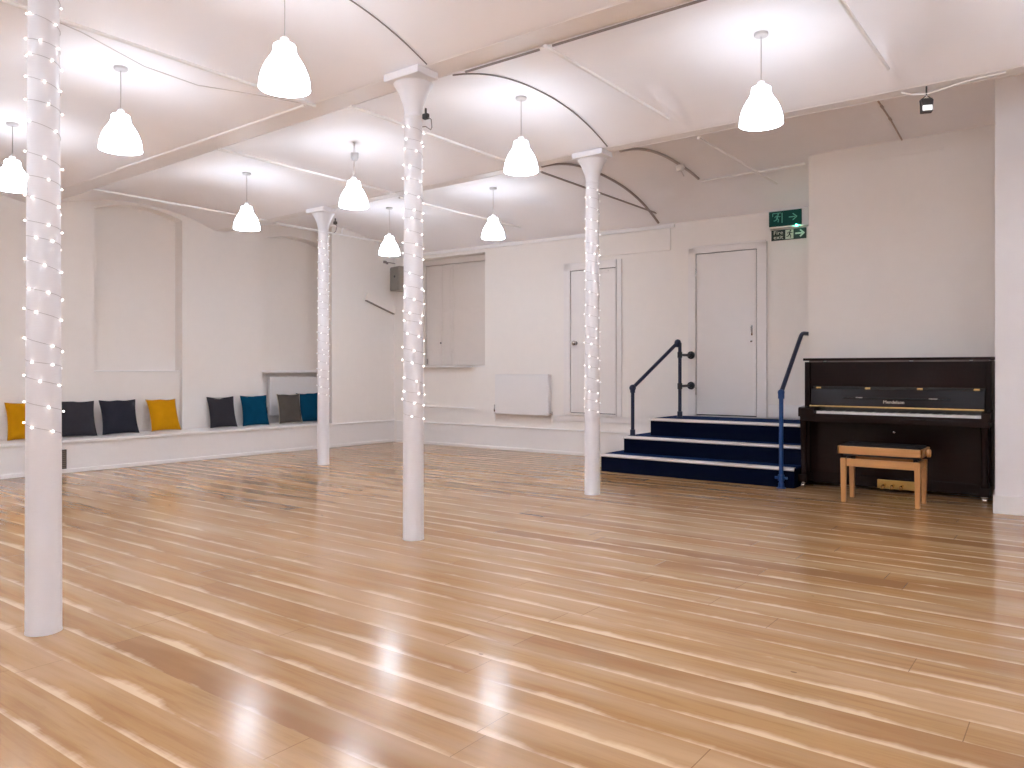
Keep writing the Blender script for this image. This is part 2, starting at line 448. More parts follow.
m = MB(); m.box(.42, .44, .200, .215, 1.25, 1.33); m.box(1.66, 1.675, .20, .215, 1.26, 1.32); m.build('hinge', CHROME, w1)

# ------------------------------------------------------------------ doors on the back wall
def door(name, u0, u1, z0, z1, fw, fz0, fztop, handle, hinge_right=True, bottom=False):
    d = empty(name, BACK_LOC, BACK_RZ); d['kind'] = 'structure'
    m = MB()
    ul, ur = u0 - fw[0], u1 + fw[1]
    m.box(ul, u0 - .008, -.035, 0, fz0, fztop, .004); m.box(u1 + .010, ur, -.035, 0, fz0, fztop, .004)
    m.box(ul, ur, -.035, 0, z1 + .008, fztop, .004)
    if bottom: m.box(ul, ur, -.035, 0, fz0, z0 - .006, .004)
    m.build('door_frame', DOORP, d)
    m = MB(); m.box(u0 - .01, u1 + .012, -.004, 0, z0 - .01, z1 + .01); m.build('rebate_shade', DARKGAP, d)  # dark sheet paints the shade in the gap around the leaf
    m = MB(); m.box(u0, u1, -.024, -.004, z0 + .004, z1, .002); lf = m.build('door_leaf', DOORP, d)
    return d, lf
d1, lf = door('door_1', 3.222, 3.90, .575, 2.49, (.11, .012), .54, 2.60, None, bottom=True)
m = MB(); m.lathe([(.028, 0), (.028, .012), (.012, .014), (.012, .04), (.03, .05), (.034, .066), (.022, .082), (.004, .086)], seg=20)
h = m.build('door_knob', CHROME, lf, True, (3.305, -.024, 1.515), (PI / 2, 0, 0))
m = MB(); m.box(3.915, 3.985, -.02, 0, .54, 2.60, .003); m.box(2.95, 4.1, -.012, 0, .455, .535, .003); m.build('side_board', DOORP, d1)
m = MB(); m.box(3.62, 3.80, -.042, -.024, 2.45, 2.475, .003); m.build('door_closer', DOORP, d1)
d2, lf = door('door_2', 5.012, 5.742, .612, 2.566, (.105, .125), .60, 2.65, None)
m = MB(); m.box(4.97, 5.86, -.05, -.035, 2.645, 2.665, .003); m.build('head_bead', DOORP, d2)
m = MB(); m.box(5.685, 5.705, -.034, -.024, 1.56, 1.68, .002); m.tube([(5.695, -.03, 1.60), (5.695, -.055, 1.605), (5.695, -.06, 1.66), (5.695, -.03, 1.665)], .006, 8); m.build('pull_handle', CHROME, lf, True)
m = MB(); m.lathe([(.014, 0), (.014, .006), (.004, .008)], seg=14); m.build('keyhole_plate', CHROME, lf, True, (5.687, -.024, 1.495), (PI / 2, 0, 0))
m = MB()
for z in (2.30, .85): m.box(5.004, 5.014, -.036, -.02, z, z + .09, .001)
m.build('hinge', CHROME, d2)

# ------------------------------------------------------------------ niche behind the piano and the right-hand wall
m = MB(); m.box(-2.39, -.60, 8.36, 9.3, 0, 3.6); struct(m.build('wall_niche', WALL))
m = MB(); m.box(-.638, 4.2, 7.35, 9.3, 0, 3.6); struct(m.build('wall_right', paint('wall_paint_cool_lit', (.86, .835, .84), .5, .35, .02, .12, 9)))  # cool light on this face is mixed into its wall colour
m = MB(); m.box(-.652, 4.2, 7.332, 7.35, 0, .145, .004); struct(m.build('baseboard_right', TRIM))
# the rest of the hall, out of the picture
m = MB(); m.box(4.0, 4.3, -4.2, 7.4, 0, 3.6); struct(m.build('wall_far_right', WALL))
m = MB(); m.box(-10.4, 4.3, -4.3, -4.0, 0, 3.6); struct(m.build('wall_rear', WALL))
m = MB(); m.box(-1.80, -1.14, 8.352, 8.36, 3.255, 3.30, .001); struct(m.build('trim_3', WALL))

# ------------------------------------------------------------------ columns with fairy lights
cols = [('A', -3.721, 1.50, 'white iron column nearest the camera, wound with fairy lights'),
        ('B', -3.728, 3.84, 'white iron column in the middle of the hall, second in its row'),
        ('C', -3.738, 6.225, 'white iron column in front of the narrow door, beside the navy steps'),
        ('D', -7.525, 6.185, 'farthest white iron column, in front of the teal cushion by the ledge')]
def make_column():
    c = empty('column')
    m = MB(); m.lathe([(.0735, 0), (.0735, .006), (.0718, .012), (.0705, .6), (.067, 1.6), (.062, 2.6), (.0605, 2.868)], seg=40); m.build('shaft', COLP, c, True)
    m = MB(); m.lathe([(.0605, 2.866), (.065, 2.872), (.066, 2.882), (.064, 2.892), (.0605, 2.896)], seg=40); m.build('collar', COLP, c, True)
    m = MB(); m.lathe([(.0605, 2.894), (.063, 2.93), (.071, 2.97), (.086, 3.01), (.102, 3.05), (.122, 3.085), (.134, 3.10), (.137, 3.112)], seg=40); m.build('capital', COLP, c, True)
    m = MB(); m.box(-.12, .20, -.165, .03, 3.106, 3.157, .006); m.build('abacus', COLP, c)
    return c
bulb_me = None
def fairy(cx, cy, ztop, zbot, phase, seed, label):
    global bulb_me
    r_ = random.Random(seed)
    root = empty('string_light', (cx, cy, zbot), 0, label, 'fairy lights', 'fairy lights on the columns')
    def rad(z): return .0720 - .0105 * (z / 2.87)
    turns = 22.0 + r_.uniform(-1, 1); nb = 98
    path = []
    knots = [(0, 0)]; acc = 0
    for k in range(int(turns * 28) + 1):
        f = k / (turns * 28)
        jit = .018 * math.sin(f * turns * .9 + seed) + .012 * math.sin(f * turns * 2.3 + seed * 2)
        z = zbot + (ztop - zbot) * f + jit * min(1, 8 * f, 8 * (1 - f))
        a = phase - f * turns * 2 * PI      # winding: descends to the right seen from the front
        path.append((a, z))
    pts = [(math.cos(a) * (rad(z) + .0015), math.sin(a) * (rad(z) + .0015), z - zbot) for a, z in path]
    m = MB(); m.tube(pts, .0011, 5); m.build('wire', WIREM, root, True)
    if bulb_me is None:
        m = MB(); m.sphere((0, 0, 0), .0046, 10, 8); o = m.build('bulb', FAIRY, root, True); bulb_me = o.data; first = o
    else: first = None
    for k in range(nb):
        f = (k + .5 + r_.uniform(-.25, .25)) / nb
        a, z = path[min(len(path) - 1, int(f * (len(path) - 1)))]
        o = first if (k == 0 and first) else bpy.data.objects.new('bulb', bulb_me)
        if o is not first: COL.objects.link(o); o.parent = root
        R = rad(z) + .008
        o.location = (math.cos(a) * R, math.sin(a) * R, z - zbot - .002)
    return root
proto = make_column()
for i, (k, x, y, lab) in enumerate(cols):
    c = proto if i == 0 else copy_tree(proto)
    c.location = (x, y, tilt(x) * 1.0 if k == 'D' else 0)
    if k == 'D': c.location = (x, y, 0); c.scale = (1, 1, (3.158 + tilt(x)) / 3.158)
    tag(c, lab, 'column', 'white iron columns', 'thing')
fairy(-3.721, 1.50, 3.02, .875, 1.0, 1, 'fairy lights wound around the column nearest the camera')
fairy(-3.728, 3.84, 2.84, .80, 2.2, 2, 'fairy lights wound around the middle column, with a dark plug at their top')
fairy(-3.738, 6.225, 2.86, .76, .4, 3, 'fairy lights wound around the column in front of the narrow door')
fairy(-7.525, 6.185, 2.80, .81, 3.0, 4, 'fairy lights wound around the farthest column, near the ledge cushions')

# ------------------------------------------------------------------ pendant lamps
SH0 = [(.036, .305), (.058, .303), (.064, .296), (.066, .28), (.067, .262), (.071, .245), (.081, .222), (.097, .195), (.113, .165), (.127, .13), (.138, .095), (.1455, .06), (.149, .03), (.1495, .0)]
SH = [(r * .92, z * .245 / .305) for r, z in SH0]
def make_pendant():
    p = empty('pendant_light')
    m = MB()
    m.lathe([(r, z) for r, z in SH], seg=40, cap0=True, cap1=False)
    inner = [(r - .004, z) for r, z in SH[::-1] if r > .05]
    m.lathe(inner, seg=40, cap0=False, cap1=True)
    m.build('shade', SHADE, p, True)
    m = MB(); m.lathe([(.013, .215), (.016, .205), (.035, .185), (.050, .165), (.058, .140), (.056, .115), (.044, .093), (.024, .079), (.002, .075)], seg=20); m.build('bulb', BULBM, p, True)
    m = MB(); m.lathe([(.024, .241), (.024, .275), (.015, .285), (.006, .29)], seg=20); m.build('lamp_holder', WHITEP, p, True)
    return p
pend = [(-3.562, 2.66, 2.662, 'large white pendant lamp hanging top left of the middle column'),
        (-5.42, 2.68, 2.646, 'white pendant lamp between the nearest column and the largest lamp'),
        (-7.30, 2.70, 2.638, 'white pendant lamp cut off at the left edge of the photo, behind the nearest column'),
        (-3.70, 5.05, 2.716, 'white pendant lamp between the middle column and the column by the narrow door'),
        (-1.74, 5.03, 2.720, 'white pendant lamp hanging to the right, nearest the piano'),
        (-5.65, 5.01, 2.671, 'white pendant lamp between the two farther columns with its ceiling cup slipped down the cord'),
        (-7.40, 5.03, 2.651, 'white pendant lamp hanging in front of the left wall pier, left of the farthest column'),
        (-7.50, 7.27, 2.645, 'small far pendant lamp in the back corner above the grey speaker'),
        (-5.74, 7.27, 2.686, 'small far pendant lamp before the back wall, right of the shuttered window')]
extra = [(-1.74, 2.55, 2.78), (.15, 5.03, 2.72), (.15, 2.66, 2.72), (2.2, 5.03, 2.72), (2.2, 2.66, 2.72),
         (-3.6, .32, 2.70), (-5.5, .32, 2.68), (-7.3, .32, 2.66), (-1.7, .32, 2.72), (.15, .32, 2.72), (2.2, .32, 2.72),
         (-5.5, -2.0, 2.68), (-7.3, -2.0, 2.66), (-3.6, -2.0, 2.7), (-1.7, -2.0, 2.72), (.15, -2.0, 2.72), (2.2, -2.0, 2.72)]
pproto = make_pendant()
for i, it in enumerate(pend + extra):
    x, y, z = it[:3]; z += .042
    p = pproto if i == 0 else copy_tree(pproto)
    p.location = (x, y, z)
    lab = it[3] if len(it) > 3 else 'white pendant lamp out of view in the unseen part of the hall'
    tag(p, lab, 'pendant lamp', 'white pendant lamps' if len(it) > 3 else 'pendant lamps out of view')
    zc = zceil(x, y) - z
    m = MB()
    sw = .018 if i == 5 else .0
    m.tube([(sw * .5, 0, zc - .012), (sw, 0, zc - .1), (0, 0, .285)], .0032, 6); m.build('cord', CORD, p)
    if i == 5:
        m = MB(); m.lathe([(.034, .0), (.038, -.008), (.037, -.05), (.027, -.075), (.008, -.085)], seg=20); m.build('canopy', GREYP, p, True, (.012, 0, zc - .10), (.2, .25, 0))
        m = MB(); m.tube([(-.01, 0, .03), (-.01, 0, -.01), (0, 0, -.03), (.014, 0, -.02), (.016, 0, -.004)], .0035, 6); m.build('ceiling_hook', GREYP, p, True, (.0, 0, zc - .01))
    else:
        m = MB(); m.lathe([(.045, .012), (.045, -.014), (.040, -.020), (.012, -.024)], seg=24); m.build('canopy', GREYP, p, True, (0, 0, zc))

# ------------------------------------------------------------------ tie rods, cables and conduits under the vaults
TAUPEC = paint('taupe_painted_cable', (.36, .30, .28), .55, .3, .05, 0)
def rod(x, y0, y1, z, label, r=.0125, mat=None, dx=0, name='tie_rod', group='white tie rods'):
    m = MB(); m.tube([(x, y0, z), (x + dx, y1, z)], r, 10)
    return tag(m.build(name, mat or TRIM, None, True), label, 'tie rod', group)
rod(-2.70, 3.93, 5.66, 3.150, 'white tie rod under the ceiling between the two lamps above the navy steps')
rod(-1.09, 3.93, 5.60, 3.150, 'white tie rod under the ceiling just right of the lamp nearest the piano')
rod(-4.47, 3.93, 6.11, 3.140, 'white tie rod running from the middle column to the lamp right of it')
rod(-6.22, 3.93, 6.11, 3.118, 'white tie rod under the ceiling behind the lamp with the slipped cup')
rod(-8.55, 3.93, 6.11, 3.088, 'white tie rod nearest the left wall, over the first arched recess')
rod(-8.62, 6.29, 8.86, 3.090, 'white tie rod by the left wall, right of the farthest column')
rod(-6.33, 6.29, 8.92, 3.118, 'white tie rod ending at the far lamp beside the shuttered window')
rod(-2.72, 6.29, 8.35, 3.150, 'thin white tie rod in the shaded bay above the white door')
rod(-4.66, 1.59, 3.75, 3.130, 'white tie rod at top left between the nearest column and the largest lamp')
rod(-4.33, 6.24, 8.93, 3.095, 'dark straight rod under the shaded bay above the narrow door', .010, TAUPEC, 0)

def along(x, y0, y1, r, mat, name, label, cat='cable', dz=-.006, n=40, dx=0):
    pts = []
    for k in range(n + 1):
        y = y0 + (y1 - y0) * k / n; xx = x + dx * k / n
        pts.append((xx, y, zceil(xx, y) + dz))
    m = MB(); m.tube(pts, r, 8)
    return tag(m.build(name, mat, None, True), label, cat)
along(-3.49, 1.63, 3.72, .0042, CABLE, 'ceiling_cable', 'thin dark cable arching over the vault down to the middle column')
along(-3.49, 3.98, 6.07, .0055, CABLE, 'ceiling_cable', 'dark cable arching over the vault between the middle column and the narrow-door column')
along(-4.38, 6.33, 8.9, .015, TAUPEC, 'ceiling_cable', 'thick dark cable arching to the wall head above the narrow door')
along(-3.50, 6.33, 8.10, .014, paint('taupe_conduit', (.50, .44, .42), .5, .4, .03, 0), 'conduit', 'painted conduit arching over the shaded bay, carrying the smoke detector', 'conduit', -.012)
m = MB(); yy = 8.10; m.tube([(-3.46, yy, 3.238), (-2.9, yy, 3.246), (-2.352, yy, 3.255)], .013, 8)
tag(m.build('conduit', TRIM, None, True), 'straight white conduit in the shaded bay, running towards the exit sign', 'conduit')
# loose wires strung beside the tie rod at the top left
m = MB(); m.tube([(-4.66, 1.65, 3.145), (-4.70, 2.1, 3.118), (-4.76, 2.5, 3.06), (-4.74, 2.85, 3.04), (-4.69, 3.2, 3.075), (-4.66, 3.72, 3.13)], .0028, 6)
tag(m.build('slack_wire', CORD, None, True), 'slack pale wire sagging under the top left tie rod', 'wire')
m = MB(); m.tube([(x, 3.725, zsoff(x) + .004) for x in (-4.75, -5.5, -6.2, -7.0, -7.6)], .011, 8)
tag(m.build('conduit', TRIM, None, True), 'white conduit along the lower edge of the beam left of the middle column', 'conduit')

m = MB(); m.tube([(-3.36, 3.958, 3.150), (-2.76, 3.958, 3.150)], .008, 8); m.tube([(-2.66, 3.958, 3.150), (-1.5, 3.958, 3.152), (-.9, 3.958, 3.152)], .008, 8)
tag(m.build('beam_cable', CABLE, None, True), 'dark cable clipped along the lower edge of the beam right of the middle column', 'cable')
m = MB(); m.tube([(-8.62, 7.42, 3.095), (-8.62, 7.42, 3.17), (-8.62, 7.46, 3.20), (-8.62, 7.62, 3.205)], .011, 8)
tag(m.build('conduit', TRIM, None, True), 'short bent white conduit rising from the left wall tie rod beside the farthest column', 'conduit')
m = MB(); m.tube([(-1.50, 7.30, zceil(-1.50, 7.30) - .012), (-1.50, 7.8, zceil(-1.50, 7.8) - .012), (-1.50, 8.34, zceil(-1.50, 8.34) - .012)], .008, 8)
for y_ in (7.45, 7.8): m.tube([(-1.50, y_ - .03, zceil(-1.5, y_) - .012), (-1.50, y_ + .03, zceil(-1.5, y_) - .012)], .012, 8)
tag(m.build('pipe', paint('brownish_pipe', (.50, .40, .35), .5, .3, .05, 0), None, True), 'short brownish pipe on the ceiling above the piano niche', 'pipe')
# smoke detector
sd = empty('smoke_detector', (-3.50, 7.62, zceil(-3.5, 7.62) - .02), 0, 'round white smoke detector on the conduit in the shaded bay', 'smoke detector')
m = MB(); m.lathe([(.052, 0), (.052, -.02), (.046, -.024)], seg=24); m.build('base', WHITEP, sd, True)
m = MB(); m.lathe([(.042, -.024), (.042, -.042), (.032, -.056), (.012, -.06)], seg=24); m.build('sensor_head', WHITEP, sd, True)
m = MB(); m.tube([(.01, 0, -.058), (.03, 0, -.085), (.045, 0, -.12)], .004, 6); m.build('tag', CORD, sd, True)

# plugs beside two capitals
def plug(x, y, z, label, flip):
    p = empty('power_plug', (x, y, z), 0, label, 'plug', 'fairy light plugs')
    m = MB(); m.box(-.022, .022, -.016, .016, -.02, .018, .006); m.box(-.006, .006, -.006, .006, .018, .055, .002); m.build('plug_body', DARKGAP, p)
    m = MB()
    if flip: m.tube([(.0, 0, -.018), (.03, 0, -.04), (.02, 0, -.075), (-.05, .05, -.09), (-.12, .08, -.10)], .004, 6)
    else: m.tube([(.018, 0, -.012), (.05, 0, -.03), (.056, 0, -.085), (.045, 0, -.10), (.0, 0, -.07), (-.08, .03, -.05)], .004, 6)
    m.build('lead', CABLE, p, True)
plug(-3.640, 3.87, 2.885, 'black plug with a looped lead at the top of the middle column', False)
plug(-7.405, 6.27, 2.95, 'black plug dangling beside the head of the farthest column', True)

# floodlight hanging from the beam by the niche
fl = empty('floodlight', (-.945, 6.13, 2.975), .35, 'small black floodlight hanging under the beam above the piano', 'floodlight')
m = MB(); m.prismx([(-.03, .0), (.03, .0), (.035, .05), (.015, .095), (-.015, .095), (-.035, .05)], -.036, .036); fh = m.build('housing', DARKGAP, fl)
m = MB(); m.box(-.031, .031, -.040, -.030, .004, .040, .003); m.build('lens', LENSW, fh)
m = MB(); m.tube([(-.038, 0, .04), (-.042, 0, .085), (0, 0, .12), (.042, 0, .085), (.038, 0, .04)], .004, 6); m.tube([(0, 0, .118), (0, 0, .184)], .006, 8); m.build('bracket', DARKGAP, fl, True)
m = MB()
pts = [(-1.105, 6.13, 3.150), (-1.04, 6.13, 3.120), (-.95, 6.13, 3.105), (-.87, 6.13, 3.112), (-.75, 6.13, 3.133), (-.62, 6.13, 3.145), (-.47, 6.13, 3.148)]
m.tube(pts, .006, 8); m.tube([(-.945, 6.13, 3.105), (-.945, 6.13, 3.085)], .005, 8)
tag(m.build('floodlight_cable', TRIM, None, True), 'white cable sagging along the beam to the black floodlight', 'cable')

# ------------------------------------------------------------------ radiators
def radiator(loc, rz, w, h, label, depth=.06):
    r = empty('radiator', loc, rz, label, 'radiator', 'white panel radiators')
    m = MB(); m.box(0, w, -.012, 0, 0, h, .008)
    m.build('front_panel', RADP, r)
    m = MB(); m.box(.01, w - .01, .05, .062, .01, h - .01, .006); m.build('rear_panel', RADP, r)
    m = MB()
    for k in range(int(w / .03)): m.box(.015 + k * .03, .018 + k * .03, .0, .05, .03, h - .02)
    m.build('convector_fins', RADP, r)
    m = MB(); m.box(-.004, .012, -.006, .06, .02, h - .005, .003); m.box(w - .012, w + .004, -.006, .06, .02, h - .005, .003); m.build('side_cover', RADP, r)
    m = MB()
    for k in range(int(w / .02) - 1): m.box(.02 + k * .02, .03 + k * .02, .002, .05, h - .006, h + .002)
    m.build('top_grille', RADP, r)
    m = MB(); m.lathe([(.014, -.03), (.018, -.02), (.018, .02), (.012, .03), (.012, .07), (.004, .072)], seg=14); m.build('valve', CHROME, r, True, (-.03, .03, .06))
    m = MB(); m.lathe([(.012, -.02), (.014, .02), (.008, .03)], seg=14); m.tube([(-.03, 0, 0), (0, 0, 0)], .008, 8); m.build('valve', CHROME, r, True, (w + .035, .03, .03))
    m = MB(); m.tube([(w + .035, .03, .02), (w + .035, .03, -.10)], .007, 8); m.tube([(-.03, .03, .03), (-.03, .03, -.10)], .007, 8); m.build('pipe', TRIM, r, True)
    return r
radiator(onback(1.985, -.075, .52), BACK_RZ, .91, .572, 'white panel radiator on the back wall between window and narrow door')
radiator(onleft(3.70, .69, .47), LEFT_RZ, .86, .575, 'white radiator in the recess behind the last three ledge cushions')

# ------------------------------------------------------------------ grey speaker and slanted trunking near the corner
sp = empty('wall_speaker', onback(.30, -.28, 2.375), BACK_RZ - .25, 'grey box loudspeaker mounted high in the back left corner', 'speaker')
m = MB(); m.box(-.13, .13, -.10, .11, 0, .37, .008); m.build('cabinet', paint('grey_cabinet', (.26, .23, .20), .6, .3, .05, .1, 40), sp)
m = MB(); m.box(-.118, .118, -.112, -.098, .015, .355, .006); m.build('grille_cloth', GREYBOX, sp)
m = MB(); m.lathe([(.018, 0), (.018, .006), (.008, .008)], seg=16); m.build('badge', DARKGAP, sp, True, (.02, -.111, .215), (PI / 2, 0, 0))
m = MB(); m.tube([(0, .10, .2), (-.02, .22, .2)], .015, 8); m.box(-.06, .02, .20, .24, .12, .28, .003); m.build('wall_bracket', DARKGAP, sp)
st = MB(); st.prism([(4.93, 2.235), (5.50, 2.055), (5.52, 2.10), (5.52, 2.165), (4.95, 2.345), (4.93, 2.31)], -.045, 0)
o = st.build('slanted_trunking', WALL, None, False, LEFT_LOC, (0, 0, LEFT_RZ))
m = MB(); m.prism([(4.93, 2.222), (5.50, 2.042), (5.50, 2.054), (4.93, 2.234)], -.05, -.002); m.build('underside_shade', paint('underside_shade_tone', (.30, .26, .23), .6, .3, .05, 0), o)  # dark bar added to paint the shade line under the trunking
tag(o, 'short white boxed trunking slanting down the left wall below the grey speaker', 'trunking')
m = MB(); m.box(5.30, 5.35, -.03, 0, 2.845, 2.885, .004); m.box(5.36, 5.385, -.03, 0, 2.835, 2.87, .004); m.tube([(5.33, -.02, 2.865), (5.56, -.02, 2.86)], .007, 6)
o = m.build('cable_clip', CABLE, None, False, LEFT_LOC, (0, 0, LEFT_RZ)); tag(o, 'tiny dark cable clips high in the corner just under the far lamp', 'clip')

# ------------------------------------------------------------------ cushions on the ledge
def cushion(u, v, w, h, mat, tilt_deg, roll, label, seed, edge=None, yaw=0, thick=.11):
    r_ = random.Random(seed)
    n = 20
    m = MB(); F = {}
    ears = [r_.uniform(.02, .05) for _ in range(4)]
    dents = [(r_.uniform(-.6, .6), r_.uniform(-.2, .7), r_.uniform(.15, .4), r_.uniform(-.016, .012)) for _ in range(5)]
    for side in (-1, 1):
        for i in range(n + 1):
            for j in range(n + 1):
                s, t = -1 + 2 * i / n, -1 + 2 * j / n
                if side == 1 and (i in (0, n) or j in (0, n)): F[side, i, j] = F[-1, i, j]; continue
                pin = .05
                k = (abs(s) * abs(t)) ** 3
                x = s * (1 - pin * (1 - t * t) * abs(s) ** 2) * w / 2 * (1 + .04 * k)
                z = t * (1 - pin * (1 - s * s) * abs(t) ** 2 * (.4 if t < 0 else 1)) * h / 2 * (1 + .04 * k)
                f = max(0, (1 - s ** 4) * (1 - t ** 4)) ** .62
                d = side * thick / 2 * f * (1 + .12 * (-t))
                for (a, b, rr, am) in dents: d += am * math.exp(-((s - a) ** 2 + (t - b) ** 2) / rr ** 2) * f * (1 if side < 0 else 0)
                if t > .8: z += -.018 * math.sin((s + seed) * 2.2) * (t - .8) * 4 * (1 - abs(s))
                F[side, i, j] = m.bm.verts.new((x, d, z + h / 2))
    for side in (-1, 1):
        for i in range(n):
            for j in range(n):
                q = [F[side, i, j], F[side, i + 1, j], F[side, i + 1, j + 1], F[side, i, j + 1]]
                m.bm.faces.new(q if side < 0 else q[::-1])
    root = empty('cushion', onleft(u, v, .366), LEFT_RZ, label, 'cushion', 'scatter cushions on the ledge')
    rot = (math.radians(-tilt_deg), math.radians(roll), math.radians(yaw))
    c = m.build('cover', mat, root, True, (0, 0, .012), rot)
    # seam bead around the rim
    rim = [F[-1, i, 0] for i in range(n + 1)]
    m2 = MB(); P = []
    def pt(i, j):
        s, t = -1 + 2 * i / n, -1 + 2 * j / n
        k = (abs(s) * abs(t)) ** 3; pin = .05
        return (s * (1 - pin * (1 - t * t) * abs(s) ** 2) * w / 2 * (1 + .04 * k), 0, t * (1 - pin * (1 - s * s) * abs(t) ** 2 * (.4 if t < 0 else 1)) * h / 2 * (1 + .04 * k) + h / 2)
    loop = [(i, 0) for i in range(n)] + [(n, j) for j in range(n)] + [(n - i, n) for i in range(n)] + [(0, n - j) for j in range(n + 1)]
    m2.tube([pt(*q) for q in loop], .0045, 6); m2.build('seam', edge or mat, c, True)
    return root
cushion(.42, .44, .41, .41, MUSTARD, 12, 0, 'mustard yellow cushion on the ledge, half hidden by the nearest column', 3)
cushion(.92, .40, .43, .42, CHARC, 18, 2, 'charcoal cushion on the ledge just right of the nearest column', 11)
cushion(1.43, .41, .42, .41, CHARC2, 15, 0, 'blue-black cushion between the charcoal one and the mustard one in the recess', 5)
cushion(2.00, .41, .38, .42, MUSTARD, 22, 0, 'mustard yellow cushion leaning under the first arched recess', 8, PIPING)
cushion(2.81, .42, .38, .41, CHARC, 14, 0, 'charcoal cushion alone in front of the wall pier, next to a teal one', 21)
cushion(3.30, .41, .40, .41, TEAL, 10, 0, 'teal cushion between the pier charcoal cushion and the taupe one', 13)
cushion(3.87, .40, .38, .42, TAUPE, 10, 0, 'taupe grey cushion in front of the recessed radiator', 17, PIPING)
cushion(4.24, .46, .38, .42, TEAL, 8, 0, 'teal cushion beside the farthest column, right of the taupe one', 19)

# ------------------------------------------------------------------ carpeted steps with aluminium nosings
stp = empty('carpeted_steps', (-3.4, 7.68, 0), 0, 'navy carpeted steps with pale nosings leading up to the white door', 'steps')
def bk(x): return yback(x) - .006
def slab(m, x0, x1, y0, z0, z1):
    m.prismz([(x0 + 3.4, y0 - 7.68), (x1 + 3.4, y0 - 7.68), (x1 + 3.4, bk(x1) - 7.68), (x0 + 3.4, bk(x0) - 7.68)], z0, z1)
XR, XF = -2.395, -2.335
def slab2(m, x0, y0, z0, z1):
    # the right end passes in front of the niche wall, then along its side
    m.prismz([(x0 + 3.4, y0 - 7.68), (XF + 3.4, y0 - 7.68), (XF + 3.4, 8.352 - 7.68), (XR + 3.4, 8.352 - 7.68), (XR + 3.4, bk(XR) - 7.68), (x0 + 3.4, bk(x0) - 7.68)], z0, z1)
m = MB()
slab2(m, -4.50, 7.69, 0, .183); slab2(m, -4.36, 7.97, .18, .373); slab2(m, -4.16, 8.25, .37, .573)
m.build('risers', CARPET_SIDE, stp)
m = MB()
slab2(m, -4.50, 7.70, .183, .197); slab2(m, -4.36, 7.98, .373, .388); slab2(m, -4.16, 8.26, .573, .588)
m.build('treads', CARPET, stp)
for x0, y0, z in ((-4.50, 7.68, .198), (-4.36, 7.96, .389), (-4.16, 8.24, .589)):
    m = MB(); m.prismx([(y0 - 7.68 - .012, z - .026), (y0 - 7.68 - .004, z - .030), (y0 - 7.68 + .012, z - .028), (y0 - 7.68 + .012, z - .012), (y0 - 7.68 + .055, z - .004), (y0 - 7.68 + .055, z + .002), (y0 - 7.68 + .0, z + .002), (y0 - 7.68 - .010, z - .006), (y0 - 7.68 - .014, z - .018)], x0 + 3.4, XF + 3.4)
    m.build('nosing', NOSING, stp)

# handrails made of pipe and clamp fittings
def rail(name, label, group=None):
    return empty(name, (0, 0, 0), 0, label, 'handrail', 'blue pipe handrails')
def fitting(m, p, r=.040): m.sphere(p, r, 14, 10)
h1 = rail('handrail', 'dark blue pipe handrail on the left of the navy steps, bracketed to the door frame')
h1.location = (-4.30, 8.10, .388)
L = lambda p: (p[0] + 4.30, p[1] - 8.10, p[2] - .388)
pA, pB, pC, pD = (-4.30, 8.07, .388), (-4.30, 8.07, .945), (-3.968, 8.575, 1.48), (-3.952, 8.60, .588)
m = MB(); m.tube([L(pA), L(pB)], .021, 14); m.build('post', BLUED, h1, True)
pE = (-3.952, 8.60, 1.478)
m = MB(); m.tube([L(pD), L(pE)], .021, 14); m.build('post', BLUED, h1, True)
m = MB(); m.tube([L(pB), L(pC)], .021, 14); m.build('rail', BLUED, h1, True)
for p in (pB, pC):
    m = MB(); fitting(m, L(p)); q = Vector(L(p)); m.tube([q + Vector((0, 0, -.055)), q], .030, 14); m.build('elbow_joint', BLUED, h1, True)
for p in (pA, pD):
    m = MB(); q = Vector(L(p)); m.lathe([(.036, 0), (.036, .008), (.030, .012), (.030, .07), (.022, .074)], q, 18); m.build('floor_flange', BLUED, h1, True)
for z in (1.335, .962):
    xw = -3.952; yw = yback(xw) - .037
    m = MB(); q = Vector(L((xw, 8.60, z))); q2 = Vector(L((xw, yw, z)))
    m.tube([q, q2], .016, 12); m.tube([q + Vector((0, 0, -.035)), q + Vector((0, 0, .035))], .029, 14)
    ar = m.build('bracket_arm', FLANGE, h1, True)
    m = MB(); m.tube([q2 + Vector((0, -.05, 0)), q2 + Vector((0, -.02, 0)), q2 + Vector((0, -.018, 0)), q2 + Vector((0, .001, 0))], [.028, .030, .046, .048], 20); m.build('wall_flange', FLANGE, h1, True)
h2 = rail('handrail', 'bright blue pipe handrail on the right of the navy steps, beside the piano')
h2.location = (-2.445, 7.655, 0)
R_ = lambda p: (p[0] + 2.445, p[1] - 7.655, p[2])
qA, qB, qC, qD = (-2.445, 7.640, 0), (-2.445, 7.640, .935), (-2.445, 8.38, 1.54), (-2.445, 8.98, 1.552)
m = MB(); m.tube([R_(qA), R_(qB)], .021, 14); m.build('post', BLUE, h2, True)
b1 = Vector(qC)
m = MB(); m.tube([R_(qB), R_((-2.445, 8.25, 1.485)), R_((-2.445, 8.285, 1.515)), R_((-2.445, 8.325, 1.533)), R_((-2.445, 8.375, 1.54)), R_(qD)], .021, 14); m.build('rail', BLUED, h2, True)
m = MB(); q = Vector(R_(qB)); m.sphere(q, .033, 14, 10); m.tube([q + Vector((0, 0, -.06)), q], .030, 14); m.build('elbow_joint', BLUE, h2, True)
m = MB(); q = Vector(R_(qA)); m.lathe([(.045, 0), (.045, .006), (.028, .010), (.028, .05), (.022, .054)], q, 18); m.build('floor_flange', BLUE, h2, True)
